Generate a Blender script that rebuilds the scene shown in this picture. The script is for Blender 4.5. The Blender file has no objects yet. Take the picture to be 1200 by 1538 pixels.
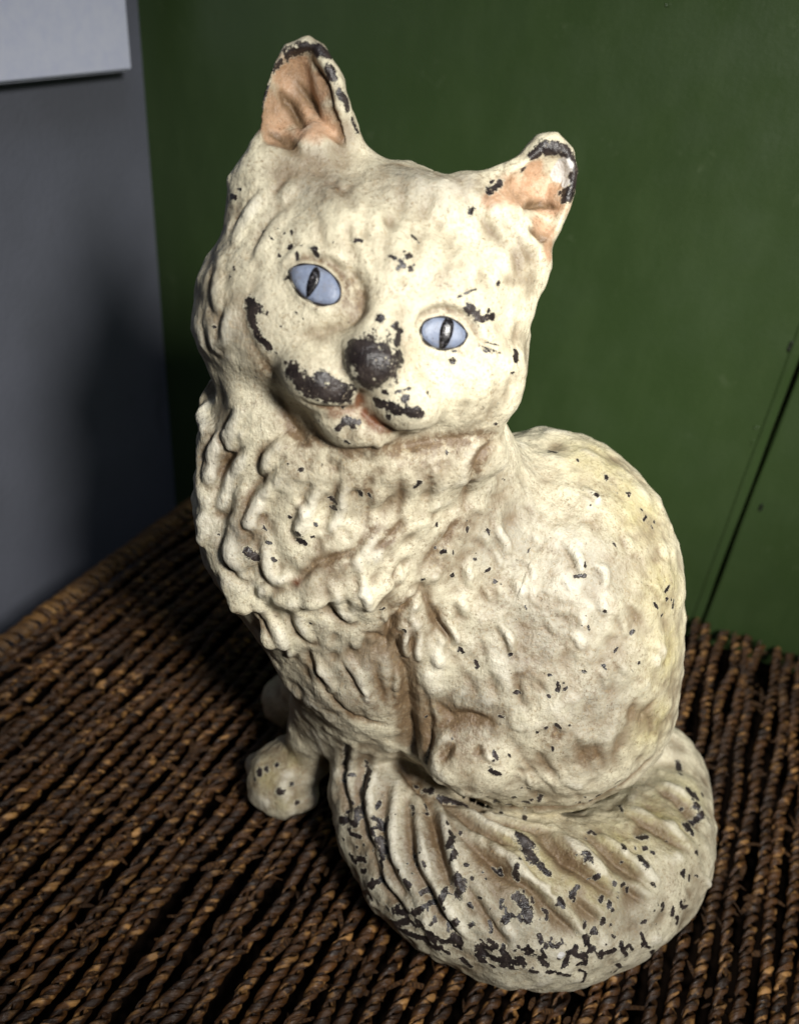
import bpy, bmesh, math, random
import numpy as np
from mathutils import Vector, Matrix

# ------------------------------------------------------------------ camera, world, lights
SC = bpy.context.scene
COL = SC.collection
H = 0.33                      # camera height over the woven top (m)
F_PX = 1265.0                 # focal length in pixels of the 1200 px wide photograph
CX = np.array([0.89392239, -0.31006961, 0.32366588])    # world X / Y / Z seen in camera axes
CY = np.array([0.44016277, 0.4709587, -0.76449633])
CZ = np.array([0.08461381, 0.82586606, 0.55748162])
R = np.stack([CX, CY, CZ])    # camera axes -> world
CAM = np.array([0.0, 0.0, H])

cd = bpy.data.cameras.new('camera')
cam = bpy.data.objects.new('camera', cd)
COL.objects.link(cam)
cam.matrix_world = Matrix([list(R[i]) + [CAM[i]] for i in range(3)] + [[0, 0, 0, 1]])
cd.sensor_fit = 'HORIZONTAL'; cd.sensor_width = 36.0
cd.lens = 36.0 * F_PX / 1200.0
cd.clip_start = 0.01; cd.clip_end = 50.0
cd.dof.use_dof = True
cd.dof.focus_distance = 0.275
cd.dof.aperture_fstop = 11.0
SC.camera = cam

w = bpy.data.worlds.new('World'); SC.world = w; w.use_nodes = True
w.node_tree.nodes['Background'].inputs[0].default_value = (0.80, 0.88, 1.0, 1)
w.node_tree.nodes['Background'].inputs[1].default_value = 0.012

def area(name, loc, target, size, power, colour):
    l = bpy.data.lights.new(name, 'AREA'); l.shape = 'DISK'; l.size = size; l.energy = power; l.color = colour
    o = bpy.data.objects.new(name, l); COL.objects.link(o)
    o.location = loc
    o.rotation_euler = (Vector(target) - Vector(loc)).to_track_quat('-Z', 'Y').to_euler()
    return o
key = area('key_lamp', (0.26, -0.06, 0.52), (-0.02, 0.26, 0.20), 0.11, 0.98, (1.0, 0.972, 0.915))
key.data.spread = math.radians(68)            # hooded lamp beside the camera
area('window_light', (0.25, -0.20, 1.30), (-0.25, 0.35, 0.15), 0.4, 1.9, (0.72, 0.83, 1.0))

vs = SC.view_settings
vs.view_transform = 'Standard'; vs.look = 'None'; vs.exposure = 0.0; vs.gamma = 1.0; vs.use_curve_mapping = False

# ------------------------------------------------------------------ helpers
RNG = np.random.RandomState(7)
random.seed(7)

def ray(px, py):
    d = R @ np.array([px - 600.0, -(py - 769.0), -F_PX]); return d / F_PX
def P_d(px, py, dep): return CAM + ray(px, py) * dep * H
def P_z(px, py, z):
    d = ray(px, py); return CAM + d * ((z * H - H) / d[2])
MID = np.array([-0.157, 0.797, 0.0]) * H
FWD = np.array([-0.927, -0.375, 0.0]); SIDE = np.array([0.375, -0.927, 0.0])
def P_s(px, py, s):
    d = ray(px, py); return CAM + d * (((MID - CAM) @ SIDE + s * H) / (d @ SIDE))
def proj(v):
    c = (v - CAM) @ R
    return 600 + F_PX * c[:, 0] / -c[:, 2], 769 - F_PX * c[:, 1] / -c[:, 2], -c[:, 2]
def unit(v): v = np.asarray(v, float); return v / np.linalg.norm(v)
def view_axes(p, roll=0.0):
    """right / up / towards-viewer axes at a point, rolled clockwise by roll degrees"""
    c = unit(CAM - p); a = unit(R @ np.array([1.0, 0, 0])); a = unit(a - c * (a @ c)); b = np.cross(c, a)
    t = math.radians(roll); return np.stack([a * math.cos(t) - b * math.sin(t), a * math.sin(t) + b * math.cos(t), c])
def px_size(p): return ((CAM - p) @ (R @ np.array([0, 0, 1.0]))) / F_PX

def link(o, parent=None):
    COL.objects.link(o)
    if parent: o.parent = parent
    return o
def mesh_obj(name, verts, faces, mat, parent=None, smooth=True):
    me = bpy.data.meshes.new(name)
    me.from_pydata([tuple(map(float, v)) for v in verts], [], [tuple(map(int, f)) for f in faces]); me.update()
    if smooth: me.polygons.foreach_set('use_smooth', [True] * len(me.polygons))
    if mat: me.materials.append(mat)
    return link(bpy.data.objects.new(name, me), parent)
def tag(o, label=None, cat=None, group=None, kind=None):
    for k, v in (('label', label), ('category', cat), ('group', group), ('kind', kind)):
        if v: o[k] = v
    return o
def empty(name, loc=(0, 0, 0)):
    o = bpy.data.objects.new(name, None); o.location = loc; o.empty_display_size = 0.02; return link(o)

def box_data(x0, x1, y0, y1, z0, z1, bev=0.0, seg=2):
    bm = bmesh.new()
    bmesh.ops.create_cube(bm, size=1.0)
    for v in bm.verts:
        v.co = Vector((x0 + (v.co.x + .5) * (x1 - x0), y0 + (v.co.y + .5) * (y1 - y0), z0 + (v.co.z + .5) * (z1 - z0)))
    if bev: bmesh.ops.bevel(bm, geom=list(bm.edges), offset=bev, segments=seg, affect='EDGES', profile=0.6)
    return bm
def bm_obj(name, bm, mat, parent=None, smooth=False):
    me = bpy.data.meshes.new(name); bm.to_mesh(me); bm.free()
    if smooth: me.polygons.foreach_set('use_smooth', [True] * len(me.polygons))
    if mat: me.materials.append(mat)
    return link(bpy.data.objects.new(name, me), parent)

# ------------------------------------------------------------------ node helper
class NT:
    def __init__(s, name):
        s.m = bpy.data.materials.new(name); s.m.use_nodes = True; s.t = s.m.node_tree
        s.b = s.t.nodes['Principled BSDF']
    def n(s, typ, **kw):
        nd = s.t.nodes.new(typ)
        for k, v in kw.items():
            if k.startswith('i_'):
                key = k[2:]; key = int(key) if key.isdigit() else key.replace('_', ' ')
                s.set(nd.inputs[key], v)
            else: setattr(nd, k, v)
        return nd
    def set(s, sock, v):
        if isinstance(v, bpy.types.NodeSocket): s.t.links.new(v, sock)
        else: sock.default_value = v
    def noise(s, scale, detail=3, rough=.55, vec=None, dist=0.0):
        nd = s.n('ShaderNodeTexNoise'); nd.inputs['Scale'].default_value = scale; nd.inputs['Detail'].default_value = detail
        nd.inputs['Roughness'].default_value = rough; nd.inputs['Distortion'].default_value = dist
        s.set(nd.inputs['Vector'], vec if vec is not None else s.obj()); return nd.outputs['Fac']
    def obj(s):
        if not hasattr(s, '_o'): s._o = s.n('ShaderNodeTexCoord').outputs['Object']
        return s._o
    def math(s, op, a, b=0.0, c=0.0, clamp=False):
        nd = s.n('ShaderNodeMath', operation=op, use_clamp=clamp); s.set(nd.inputs[0], a); s.set(nd.inputs[1], b); s.set(nd.inputs[2], c); return nd.outputs[0]
    def ramp(s, v, lo, hi, a=0.0, b=1.0):
        nd = s.n('ShaderNodeMapRange', clamp=True); nd.interpolation_type = 'SMOOTHSTEP'
        for i, x in enumerate((v, lo, hi, a, b)): s.set(nd.inputs[i], x)
        return nd.outputs[0]
    def mix(s, f, a, b, mode='MIX'):
        nd = s.n('ShaderNodeMix', data_type='RGBA', blend_type=mode); s.set(nd.inputs[0], f)
        for i, x in ((6, a), (7, b)): s.set(nd.inputs[i], x if isinstance(x, bpy.types.NodeSocket) else tuple(x) + (1.0,) * (4 - len(x)))
        return nd.outputs[2]
    def attr(s, name): return s.n('ShaderNodeAttribute', attribute_name=name).outputs['Fac']
    def bump(s, h, strength=.5, dist=.001, normal=None):
        nd = s.n('ShaderNodeBump'); nd.inputs['Strength'].default_value = strength; nd.inputs['Distance'].default_value = dist
        s.set(nd.inputs['Height'], h)
        if normal is not None: s.set(nd.inputs['Normal'], normal)
        return nd.outputs['Normal']
    def mapping(s, scale=(1, 1, 1), rot=(0, 0, 0)):
        nd = s.n('ShaderNodeMapping'); s.set(nd.inputs['Vector'], s.obj()); nd.inputs['Scale'].default_value = scale; nd.inputs['Rotation'].default_value = rot
        return nd.outputs[0]
    def out(s, color=None, rough=None, normal=None, **kw):
        if color is not None: s.set(s.b.inputs['Base Color'], color if isinstance(color, bpy.types.NodeSocket) else tuple(color) + (1,))
        if rough is not None: s.set(s.b.inputs['Roughness'], rough)
        if normal is not None: s.set(s.b.inputs['Normal'], normal)
        for k, v in kw.items(): s.set(s.b.inputs[k.replace('_', ' ')], v)
        return s.m
def lin(r, g, b):
    f = lambda c: (c / 255 / 12.92) if c <= 10 else ((c / 255 + .055) / 1.055) ** 2.4
    return (f(r), f(g), f(b))

# ------------------------------------------------------------------ materials
def paint_material():
    m = NT('chipped_cream_paint')
    n_big = m.noise(45, 4, .6); n_mid = m.noise(190, 4, .65); n_fine = m.noise(900, 4, .7); n_pit = m.noise(1500, 2, .6)
    cream = m.mix(m.ramp(n_big, .35, .7), lin(225, 217, 189), lin(200, 192, 168))
    film = m.math('MULTIPLY', m.attr('film'), m.ramp(n_mid, .2, .75, .55, 1.0))
    c = m.mix(film, cream, lin(140, 135, 121))
    c = m.mix(m.math('MULTIPLY', m.attr('olive'), m.ramp(n_mid, .3, .7, .45, .9)), c, lin(178, 167, 112))
    pk = m.math('MULTIPLY', m.ramp(m.math('ADD', m.attr('pink'), m.math('MULTIPLY', m.math('SUBTRACT', n_mid, .5), .5)), .35, .75), m.ramp(n_fine, .3, .7, .75, 1.0))
    c = m.mix(pk, c, lin(192, 150, 118))
    # brown glaze rubbed into the hair lines, in blotches
    g = m.math('ADD', m.math('MULTIPLY', m.attr('grime'), 1.35), m.math('MULTIPLY', m.attr('brown'), .75))
    g = m.math('MULTIPLY', g, m.ramp(m.noise(300, 5, .7), .3, .68, .25, 1.15))
    g = m.math('MINIMUM', m.math('MAXIMUM', g, 0.0), .88)
    c = m.mix(g, c, lin(90, 66, 43))
    # general speckle
    wash = m.math('MULTIPLY', m.ramp(m.noise(120, 6, .75, None, .6), .46, .66), m.ramp(m.attr('film'), 0, .8, .22, .50))
    c = m.mix(wash, c, lin(130, 112, 88))
    grit = m.math('MULTIPLY', m.ramp(m.noise(760, 5, .85), .50, .64), m.ramp(m.noise(80, 4, .6), .35, .62, .22, .75))
    c = m.mix(grit, c, lin(104, 82, 58))
    rb = m.math('ADD', m.attr('rub_shade'), m.math('MULTIPLY', m.math('SUBTRACT', n_mid, .5), 1.1))
    c = m.mix(m.ramp(rb, .05, -.65, 0.0, .72), c, lin(104, 84, 60))  # rubbed brown wash; also paints shade into the recesses
    c = m.mix(m.ramp(rb, .15, .75, 0.0, .55), c, lin(226, 221, 204))  # worn ridges, painted lighter to deepen the light contrast
    sp = m.math('MULTIPLY', m.math('MULTIPLY', m.ramp(n_fine, .5, .70), .62), m.ramp(n_mid, .35, .65, .35, 1.0))
    c = m.mix(sp, c, lin(150, 128, 92))
    pits = m.ramp(m.noise(560, 4, .85), .655, .68)
    c = m.mix(m.math('MULTIPLY', pits, .8), c, lin(58, 46, 36))
    c = m.mix(m.math('MULTIPLY', m.attr('rust'), m.ramp(n_mid, .3, .6, .5, 1.0)), c, lin(104, 58, 32))
    # chips down to the iron, ragged rim of pale primer
    jag = m.math('ADD', m.math('MULTIPLY', m.math('SUBTRACT', m.noise(330, 5, .8), .5), 3.0), m.math('MULTIPLY', m.math('SUBTRACT', m.noise(1600, 2, .6), .5), .7))
    f = m.math('ADD', m.attr('chip'), jag)
    chip = m.ramp(f, .10, .18); rim = m.math('MULTIPLY', m.ramp(f, -.22, .10), .8)
    f2 = m.math('GREATER_THAN', m.attr('chip'), -.6)
    rim = m.math('MULTIPLY', rim, f2); chip = m.math('MULTIPLY', chip, f2)
    c = m.mix(m.math('MULTIPLY', rim, .6), c, lin(238, 231, 205))
    iron = m.mix(m.ramp(n_mid, .35, .7), lin(34, 29, 29), lin(58, 50, 47))
    iron = m.mix(m.math('MULTIPLY', m.ramp(m.noise(700, 4, .8), .62, .68), .8), iron, lin(186, 172, 148))
    c = m.mix(chip, c, iron)
    bare = m.ramp(m.math('ADD', m.attr('bare'), m.math('MULTIPLY', jag, .25)), .45, .6)
    c = m.mix(bare, c, lin(216, 213, 208))
    h = m.math('ADD', m.math('MULTIPLY', n_fine, .25), m.math('MULTIPLY', m.noise(420, 4, .6), .7))
    hair = m.noise(1.0, 3, .6, m.mapping((520, 520, 130), (.25, .3, 0)), .5)
    h = m.math('ADD', h, m.math('MULTIPLY', hair, m.ramp(m.attr('film'), .0, .6, .45, .8)))
    h = m.math('SUBTRACT', h, m.math('MULTIPLY', chip, .6)); h = m.math('ADD', h, m.math('MULTIPLY', rim, .18)); h = m.math('SUBTRACT', h, m.math('MULTIPLY', pits, .3))
    rough = m.math('ADD', m.math('MULTIPLY', chip, -.16), m.ramp(n_mid, .2, .8, .42, .62))
    return m.out(c, rough, m.bump(h, .8, .0010), Specular_IOR_Level=.5)
M_CAT = paint_material()
def eye_material():
    m = NT('blue_eye_paint')
    c = m.mix(m.ramp(m.noise(260, 4, .6), .35, .7), lin(116, 126, 148), lin(132, 142, 162))
    c = m.mix(m.math('MULTIPLY', m.ramp(m.noise(420, 5, .8), .48, .66), .7), c, lin(112, 114, 124))
    c = m.mix(m.math('MULTIPLY', m.ramp(m.noise(900, 4, .75), .62, .66), .75), c, lin(74, 70, 74))
    return m.out(c, .5, m.bump(m.noise(800, 3), .4, .0004))
M_EYE = eye_material()
def black_material():
    m = NT('black_eye_paint')
    c = m.mix(m.ramp(m.noise(900, 4, .75), .55, .68), lin(20, 18, 20), lin(120, 116, 120))
    return m.out(c, .3, m.bump(m.noise(900, 3), .4, .0003))
M_BLACK = black_material()
M_LINE = NT('dark_outline_paint').out(lin(34, 28, 30), .45)
def green_material():
    m = NT('green_satin_paint')
    st = m.noise(70, 5, .65, m.mapping((1, 1, .35)))
    c = m.mix(m.ramp(m.noise(6, 3, .5), .3, .7), lin(58, 77, 42), lin(53, 71, 38))
    c = m.mix(m.math('MULTIPLY', m.ramp(st, .4, .75), .25), c, lin(72, 90, 54))
    c = m.mix(m.math('MULTIPLY', m.ramp(m.noise(240, 3, .7), .66, .74), .35), c, lin(44, 58, 30))
    h = m.math('ADD', m.math('MULTIPLY', st, .5), m.math('MULTIPLY', m.noise(420, 3, .6), .25))
    h = m.math('ADD', h, m.math('MULTIPLY', m.noise(22, 3, .5, m.mapping((1, 1, .5))), 1.2))
    c = m.mix(m.math('MULTIPLY', m.ramp(m.noise(34, 6, .8), .60, .70), .35), c, lin(86, 100, 70))
    return m.out(c, m.ramp(m.noise(30, 3), .3, .7, .36, .50), m.bump(h, .5, .0011), Specular_IOR_Level=.45)
M_GREEN = green_material()
M_DENT = NT('dark_nail_hole').out(lin(24, 32, 16), .6)
def grey_material():
    m = NT('grey_wall_paint')
    c = m.mix(m.ramp(m.noise(9, 4, .55), .3, .7), lin(112, 115, 127), lin(102, 105, 115))
    c = m.mix(m.math('MULTIPLY', m.ramp(m.noise(45, 3, .6, m.mapping((1, 1, .5))), .66, .78), .3), c, lin(92, 92, 96))
    c = m.mix(m.math('MULTIPLY', m.ramp(m.noise(16, 5, .7, m.mapping((1, 1, .35))), .60, .72), .45), c, lin(70, 70, 74))
    return m.out(c, .75, m.bump(m.noise(260, 5, .65), .5, .0010))
M_GREY = grey_material()
def panel_material():
    m = NT('white_card')
    c = m.mix(m.ramp(m.noise(120, 4, .6), .3, .75), lin(232, 236, 254), lin(222, 227, 250))
    return m.out(c, .7, m.bump(m.noise(1100, 4, .6), .4, .0004))
M_WHITE = panel_material()
def rope_material(name, a, b, c_, pale):
    m = NT(name)
    uv = m.n('ShaderNodeUVMap').outputs[0]
    mp = m.n('ShaderNodeMapping'); m.set(mp.inputs['Vector'], uv); mp.inputs['Scale'].default_value = (9.0, 70.0, 1.0)
    fib = m.noise(1.0, 4, .65, mp.outputs[0])
    mp2 = m.n('ShaderNodeMapping'); m.set(mp2.inputs['Vector'], uv); mp2.inputs['Scale'].default_value = (1.2, 75.0, 1.0)
    blade = m.noise(1.0, 2, .5, mp2.outputs[0])
    c = m.mix(m.ramp(blade, .38, .56), c_, b)
    c = m.mix(m.math('MULTIPLY', m.ramp(fib, .45, .72), .65), c, c_)
    mp3 = m.n('ShaderNodeMapping'); m.set(mp3.inputs['Vector'], uv); mp3.inputs['Scale'].default_value = (.8, 90.0, 1.0); mp3.inputs['Location'].default_value = (3.1, 7.7, 0)
    c = m.mix(m.math('MULTIPLY', m.ramp(m.noise(1.0, 3, .6, mp3.outputs[0]), .54, .66), .85), c, pale)  # pale blade flecks, painted in to stand for highlights on the strands
    c = m.mix(m.ramp(m.noise(26, 3, .6), .35, .6, .7, 0), c, tuple(x * .4 for x in a))
    oi = m.n('ShaderNodeObjectInfo').outputs['Random']
    c = m.mix(m.math('MULTIPLY', oi, .45), c, tuple(x * .45 for x in a))
    return m.out(c, m.ramp(fib, .3, .7, .34, .56), m.bump(fib, .9, .0011), Specular_IOR_Level=.6)
M_ROPE = rope_material('brown_seagrass', lin(70, 44, 20), lin(98, 63, 29), lin(38, 22, 9), lin(204, 152, 90))
M_EDGE = rope_material('tan_seagrass', lin(112, 78, 38), lin(136, 98, 50), lin(70, 45, 20), lin(176, 134, 76))
M_UNDER = NT('dark_underweave').out(lin(16, 10, 6), .95, Specular_IOR_Level=.04)

# ------------------------------------------------------------------ setting: walls
WALL_Y = 0.4533; GREY_X = -0.392; SEAM_X = 0.0200
def wall_quad(name, pts, mat, parent=None):
    return mesh_obj(name, pts, [(0, 1, 2, 3)], mat, parent, False)
o = wall_quad('grey_wall', [(GREY_X, -0.6, -.45), (GREY_X, WALL_Y + .02, -.45), (GREY_X, WALL_Y + .02, .8), (GREY_X, -0.6, .8)], M_GREY)
tag(o, kind='structure')
o = wall_quad('green_wall', [(GREY_X - .02, WALL_Y + .012, -.45), (.7, WALL_Y + .012, -.45), (.7, WALL_Y + .012, .8), (GREY_X - .02, WALL_Y + .012, .8)], M_GREEN)
tag(o, kind='structure'); GREEN = o
def board(prof):
    """vertical painted board from its plan profile"""
    n = len(prof); zs = np.linspace(-.44, .79, 40); rb = np.random.RandomState(len(prof)); vs_, fs = [], []
    for z in zs:
        for k, (px_, py_) in enumerate(prof): vs_.append((px_ + (rb.normal() * .00022 if 0 < k < n - 1 else 0), py_, z))
    for i in range(len(zs) - 1):
        for k in range(n - 1): fs.append((i * n + k, i * n + k + 1, (i + 1) * n + k + 1, (i + 1) * n + k))
    return mesh_obj('board', vs_, fs, M_GREEN, GREEN, False)
S_ = SEAM_X
board([(GREY_X - .019, WALL_Y), (S_ - .0070, WALL_Y), (S_ - .0060, WALL_Y - .0007), (S_ - .0042, WALL_Y - .0008), (S_ - .0014, WALL_Y + .0014), (S_ - .0009, WALL_Y + .0036), (S_ - .0009, WALL_Y + .011)])
board([(S_ + .0006, WALL_Y + .011), (S_ + .0006, WALL_Y + .0024), (S_ + .0012, WALL_Y + .0010), (S_ + .0022, WALL_Y + .0006), (.69, WALL_Y + .0006)])

# ------------------------------------------------------------------ the cat: signed distance field
VOX = 0.00072
LO = np.array([-0.215, 0.075, -0.004]); HI = np.array([0.085, 0.400, 0.345])
N = np.ceil((HI - LO) / VOX).astype(int) + 1
D = np.full(N, 0.03, np.float32)
AX = [LO[i] + VOX * np.arange(N[i]) for i in range(3)]

def window(pmin, pmax):
    a = np.clip(np.floor((np.asarray(pmin) - LO) / VOX).astype(int), 0, N - 1)
    b = np.clip(np.ceil((np.asarray(pmax) - LO) / VOX).astype(int) + 1, 1, N)
    sl = tuple(slice(a[i], b[i]) for i in range(3))
    g = np.meshgrid(*[AX[i][sl[i]] for i in range(3)], indexing='ij', sparse=True)
    return sl, g
def smin(a, b, k):
    h = np.maximum(k - np.abs(a - b), 0) / k
    return np.minimum(a, b) - h * h * k * .25
def smax(a, b, k): return -smin(-a, -b, k)
def merge(sl, d, k, mode):
    d = d.astype(np.float32)
    if mode == 'add': D[sl] = smin(D[sl], d, k)
    else: D[sl] = smax(D[sl], -d, k)
def ell(c, axes, r, k=.012, mode='add'):
    c = np.asarray(c); r = np.asarray(r, float); m = r.max() + .018
    sl, g = window(c - m, c + m)
    q = [(g[0] - c[0]) * axes[i][0] + (g[1] - c[1]) * axes[i][1] + (g[2] - c[2]) * axes[i][2] for i in range(3)]
    k0 = np.sqrt(sum((q[i] / r[i]) ** 2 for i in range(3))); k1 = np.sqrt(sum((q[i] / r[i] ** 2) ** 2 for i in range(3))) + 1e-9
    merge(sl, k0 * (k0 - 1) / k1, k, mode)
def cap(a, b, ra, rb, k=.01, mode='add'):
    a = np.asarray(a); b = np.asarray(b); m = max(ra, rb) + .018
    sl, g = window(np.minimum(a, b) - m, np.maximum(a, b) + m)
    ab = b - a; L = ab @ ab
    t = np.clip(sum((g[i] - a[i]) * ab[i] for i in range(3)) / L, 0, 1)
    d = np.sqrt(sum((g[i] - a[i] - t * ab[i]) ** 2 for i in range(3))) - (ra + (rb - ra) * t)
    merge(sl, d, k, mode)
def E(px, py, s, rx, ry, rd, roll=0, k=.014, mode='add'):
    p = P_s(px, py, s); u = px_size(p); ell(p, view_axes(p, roll), np.array([rx, ry, rd]) * u, k, mode)

def surface_probe(px, py):
    """first point of the field so far along a line of sight"""
    d = ray(px, py); d = d / np.linalg.norm(d)
    t = np.arange(.16, .46, .0006); P = CAM + d * t[:, None]
    i = np.round((P - LO) / VOX).astype(int); ok = ((i >= 0) & (i < N)).all(1); i = np.clip(i, 0, N - 1)
    v = np.where(ok, D[i[:, 0], i[:, 1], i[:, 2]], 1.0)
    k = int(np.argmax(v < 0)) if (v < 0).any() else int(np.argmin(v))
    return P[k]
# body
E(815, 885, 0.00, 203, 240, 190, 0)
E(800, 1040, 0.05, 206, 172, 180, 0, .02)
E(660, 900, 0.00, 150, 190, 170, 0, .03)
E(515, 800, 0.05, 196, 170, 170, 0, .03)          # ruff
E(440, 665, 0.03, 138, 130, 140, 0, .02)
E(408, 785, 0.04, 84, 92, 96, 15, .02)
E(620, 690, 0.03, 150, 130, 130, 0, .02)
E(535, 930, 0.05, 118, 140, 115, 0, .03)          # chest towards the forelegs
# big locks of the ruff
jit = np.random.RandomState(21)
for q in ((326, 612, 24, 40), (334, 668, 22, 34), (326, 715, 24, 44), (322, 768, 22, 40), (342, 832, 22, 40), (372, 885, 20, 36), (412, 940, 18, 34), (392, 720, 26, 50), (385, 800, 24, 46), (450, 790, 26, 52), (430, 870, 24, 44), (505, 770, 26, 54), (490, 860, 26, 50), (570, 760, 26, 54), (630, 745, 24, 46), (560, 860, 24, 44), (455, 705, 30, 44), (530, 705, 30, 36)):
    p_ = surface_probe(*q[:2]); ell(p_, view_axes(p_, jit.uniform(-12, 28)), np.array([q[2] * jit.uniform(.8, 1.25), q[3] * jit.uniform(.8, 1.25), 14]) * px_size(p_), .0085)
# near foreleg, paw ; far foreleg, paw
def capp(p0, p1, r0, r1, k): cap(p0, p1, r0 * px_size(p0), r1 * px_size(p1), k)
capp(P_s(555, 960, .10), P_z(545, 1130, .16), 80, 48, .012)
capp(P_s(510, 990, .08), P_z(468, 1120, .10), 62, 38, .010)
capp(P_z(466, 1140, .08), P_z(428, 1162, .06), 32, 44, .008)
E_paw = P_z(423, 1166, .055); ell(E_paw, view_axes(E_paw, 20), np.array([50, 54, 50]) * px_size(E_paw), .006)
for q in ((392, 1150, 22), (396, 1186, 24), (425, 1202, 25), (455, 1195, 22)):
    p_ = P_z(q[0], q[1], .045); ell(p_, view_axes(p_), np.array([q[2]] * 3) * px_size(p_), .003)
capp(P_s(500, 950, -.05), P_z(455, 1040, .09), 60, 34, .012)
capp(P_z(455, 1045, .07), P_z(432, 1052, .05), 34, 38, .010)
# hind knee and foot under the tail
E(705, 1135, .17, 72, 56, 60, 10, .008)
# tail
tail = [(925, 1105, .12, 62), (985, 1145, .11, 56), (1005, 1165, .10, 52), (992, 1225, .09, 76), (965, 1290, .09, 95), (890, 1335, .09, 110), (800, 1350, .095, 119), (700, 1328, .10, 112), (625, 1270, .10, 101), (575, 1200, .12, 79), (560, 1145, .14, 60), (556, 1110, .16, 42)]
tp = np.array([P_z(a, b, c) for a, b, c, r in tail]); tr = np.array([t[3] * px_size(p) for t, p in zip(tail, tp)])
def catmull(P, n):
    P = np.asarray(P, float); Pp = np.vstack([2 * P[0] - P[1], P, 2 * P[-1] - P[-2]]); out = []
    for i in range(1, len(Pp) - 2):
        for t in np.arange(n) / n:
            p0, p1, p2, p3 = Pp[i - 1:i + 3]
            out.append(.5 * (2 * p1 + (p2 - p0) * t + (2 * p0 - 5 * p1 + 4 * p2 - p3) * t * t + (3 * p1 - p0 - 3 * p2 + p3) * t ** 3))
    out.append(P[-1]); return np.array(out)
TC = catmull(np.hstack([tp, tr[:, None]]), 4)
for i in range(len(TC) - 1): cap(TC[i, :3], TC[i + 1, :3], TC[i, 3], TC[i + 1, 3], .0018)

# head: frame with origin between the eyes
HO = P_d(571, 462, .70); HA = view_axes(HO, 21.0); HU = px_size(HO)
def hp(a, b, c): return HO + HU * (a * HA[0] + b * HA[1] + c * HA[2])
def HE(a, b, c, ra, rb, rc, k=.008, mode='add', roll=0, tiltx=0, tilty=0):
    ax = HA
    if roll or tiltx or tilty:
        m = Matrix.Rotation(math.radians(roll), 3, 'Z') @ Matrix.Rotation(math.radians(tilty), 3, 'Y') @ Matrix.Rotation(math.radians(tiltx), 3, 'X')
        ax = np.array(m).T @ HA
    ell(hp(a, b, c), ax, np.array([ra, rb, rc]) * HU, k, mode)
HE(-22, 8, -190, 258, 208, 205, .012)
HE(-20, -60, -140, 245, 145, 140, .014)
def recede(c): return 1 - c * HU / np.linalg.norm(HO - CAM)
def HP(px, py, c, ra, rb, rc, k=.005, mode='add', **kw):
    a, b = to_head(px, py); f = 1 + (recede(c) - 1) * .7; HE(a * f, b * f, c, ra, rb, rc, k, mode, **kw)
def to_head(px, py):
    dx, dy = px - 571, py - 462; c, s = math.cos(math.radians(21)), math.sin(math.radians(21))
    return (dx * c + dy * s, dx * s - dy * c)
HP(425, 300, -135, 86, 90, 70, .010)            # flare under each ear
HP(730, 350, -130, 90, 80, 70, .010)
HP(715, 560, -110, 84, 100, 90, .012)           # jaw sides
HP(378, 470, -140, 84, 112, 100, .012)
HP(762, 425, -120, 52, 80, 70, .010)
HP(362, 556, -150, 40, 48, 70, .008)
HP(632, 314, -150, 100, 48, 90, .010)
# ears: traced plan, cupped slab with a hollow
def poly_d(pts, x, y):
    d = np.full(x.shape, 1e9); inside = np.zeros(x.shape, bool); n = len(pts)
    for i in range(n):
        (ax, ay), (bx, by) = pts[i], pts[(i + 1) % n]
        ex, ey = bx - ax, by - ay; wx, wy = x - ax, y - ay
        t = np.clip((wx * ex + wy * ey) / (ex * ex + ey * ey), 0, 1)
        d = np.minimum(d, (wx - ex * t) ** 2 + (wy - ey * t) ** 2)
        c1 = (ay > y) != (by > y)
        with np.errstate(divide='ignore', invalid='ignore'): xi = (bx - ax) * (y - ay) / (by - ay + 1e-12) + ax
        inside ^= c1 & (x < xi)
    d = np.sqrt(d); return np.where(inside, -d, d)
def ear(outline, inner, c0, half, cup, hollow, lean, grow):
    f = 1 + (recede(c0) - 1) * grow; o = [np.array(to_head(*p)) * f for p in outline]; inn = [np.array(to_head(*p)) * f for p in inner]
    oc = np.mean(o, axis=0); w0 = hp(oc[0], oc[1], c0)
    sl, g = window(w0 - .04, w0 + .04)
    q = [((g[0] - HO[0]) * HA[i][0] + (g[1] - HO[1]) * HA[i][1] + (g[2] - HO[2]) * HA[i][2]) / HU for i in range(3)]
    d2 = poly_d(o, q[0], q[1])
    cc = q[2] - c0 - lean * (q[1] - oc[1]) - cup * (q[0] - oc[0]) ** 2 / 100
    r = 16.0
    x = d2 + r; y = np.abs(cc) - half + r
    d = np.minimum(np.maximum(x, y), 0) + np.sqrt(np.maximum(x, 0) ** 2 + np.maximum(y, 0) ** 2) - r
    di = poly_d(inn, q[0], q[1])
    x = di; y = (half - hollow * np.clip(-di / 30, 0, 1) ** .7) - cc       # hollow deepens from its edge
    d = smax(d, -np.maximum(x, y), 6.0)
    merge(sl, d * HU * .9, .006, 'add')
ear([(384, 250), (385, 205), (392, 150), (408, 104), (430, 76), (465, 64), (492, 72), (508, 105), (524, 150), (545, 200), (570, 262), (520, 300), (420, 300)],
    [(390, 225), (394, 160), (412, 108), (436, 84), (470, 84), (488, 110), (500, 150), (516, 215), (470, 205), (430, 235)], -120, 34, -.25, 42, -.10, .12)
ear([(670, 290), (700, 275), (745, 262), (780, 238), (808, 214), (835, 209), (860, 232), (870, 262), (862, 310), (842, 360), (812, 410), (750, 420), (680, 350)],
    [(722, 300), (768, 268), (812, 236), (845, 240), (861, 268), (852, 312), (832, 358), (818, 388), (790, 350), (750, 318)], -120, 34, -.25, 38, -.10, .55)
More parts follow.
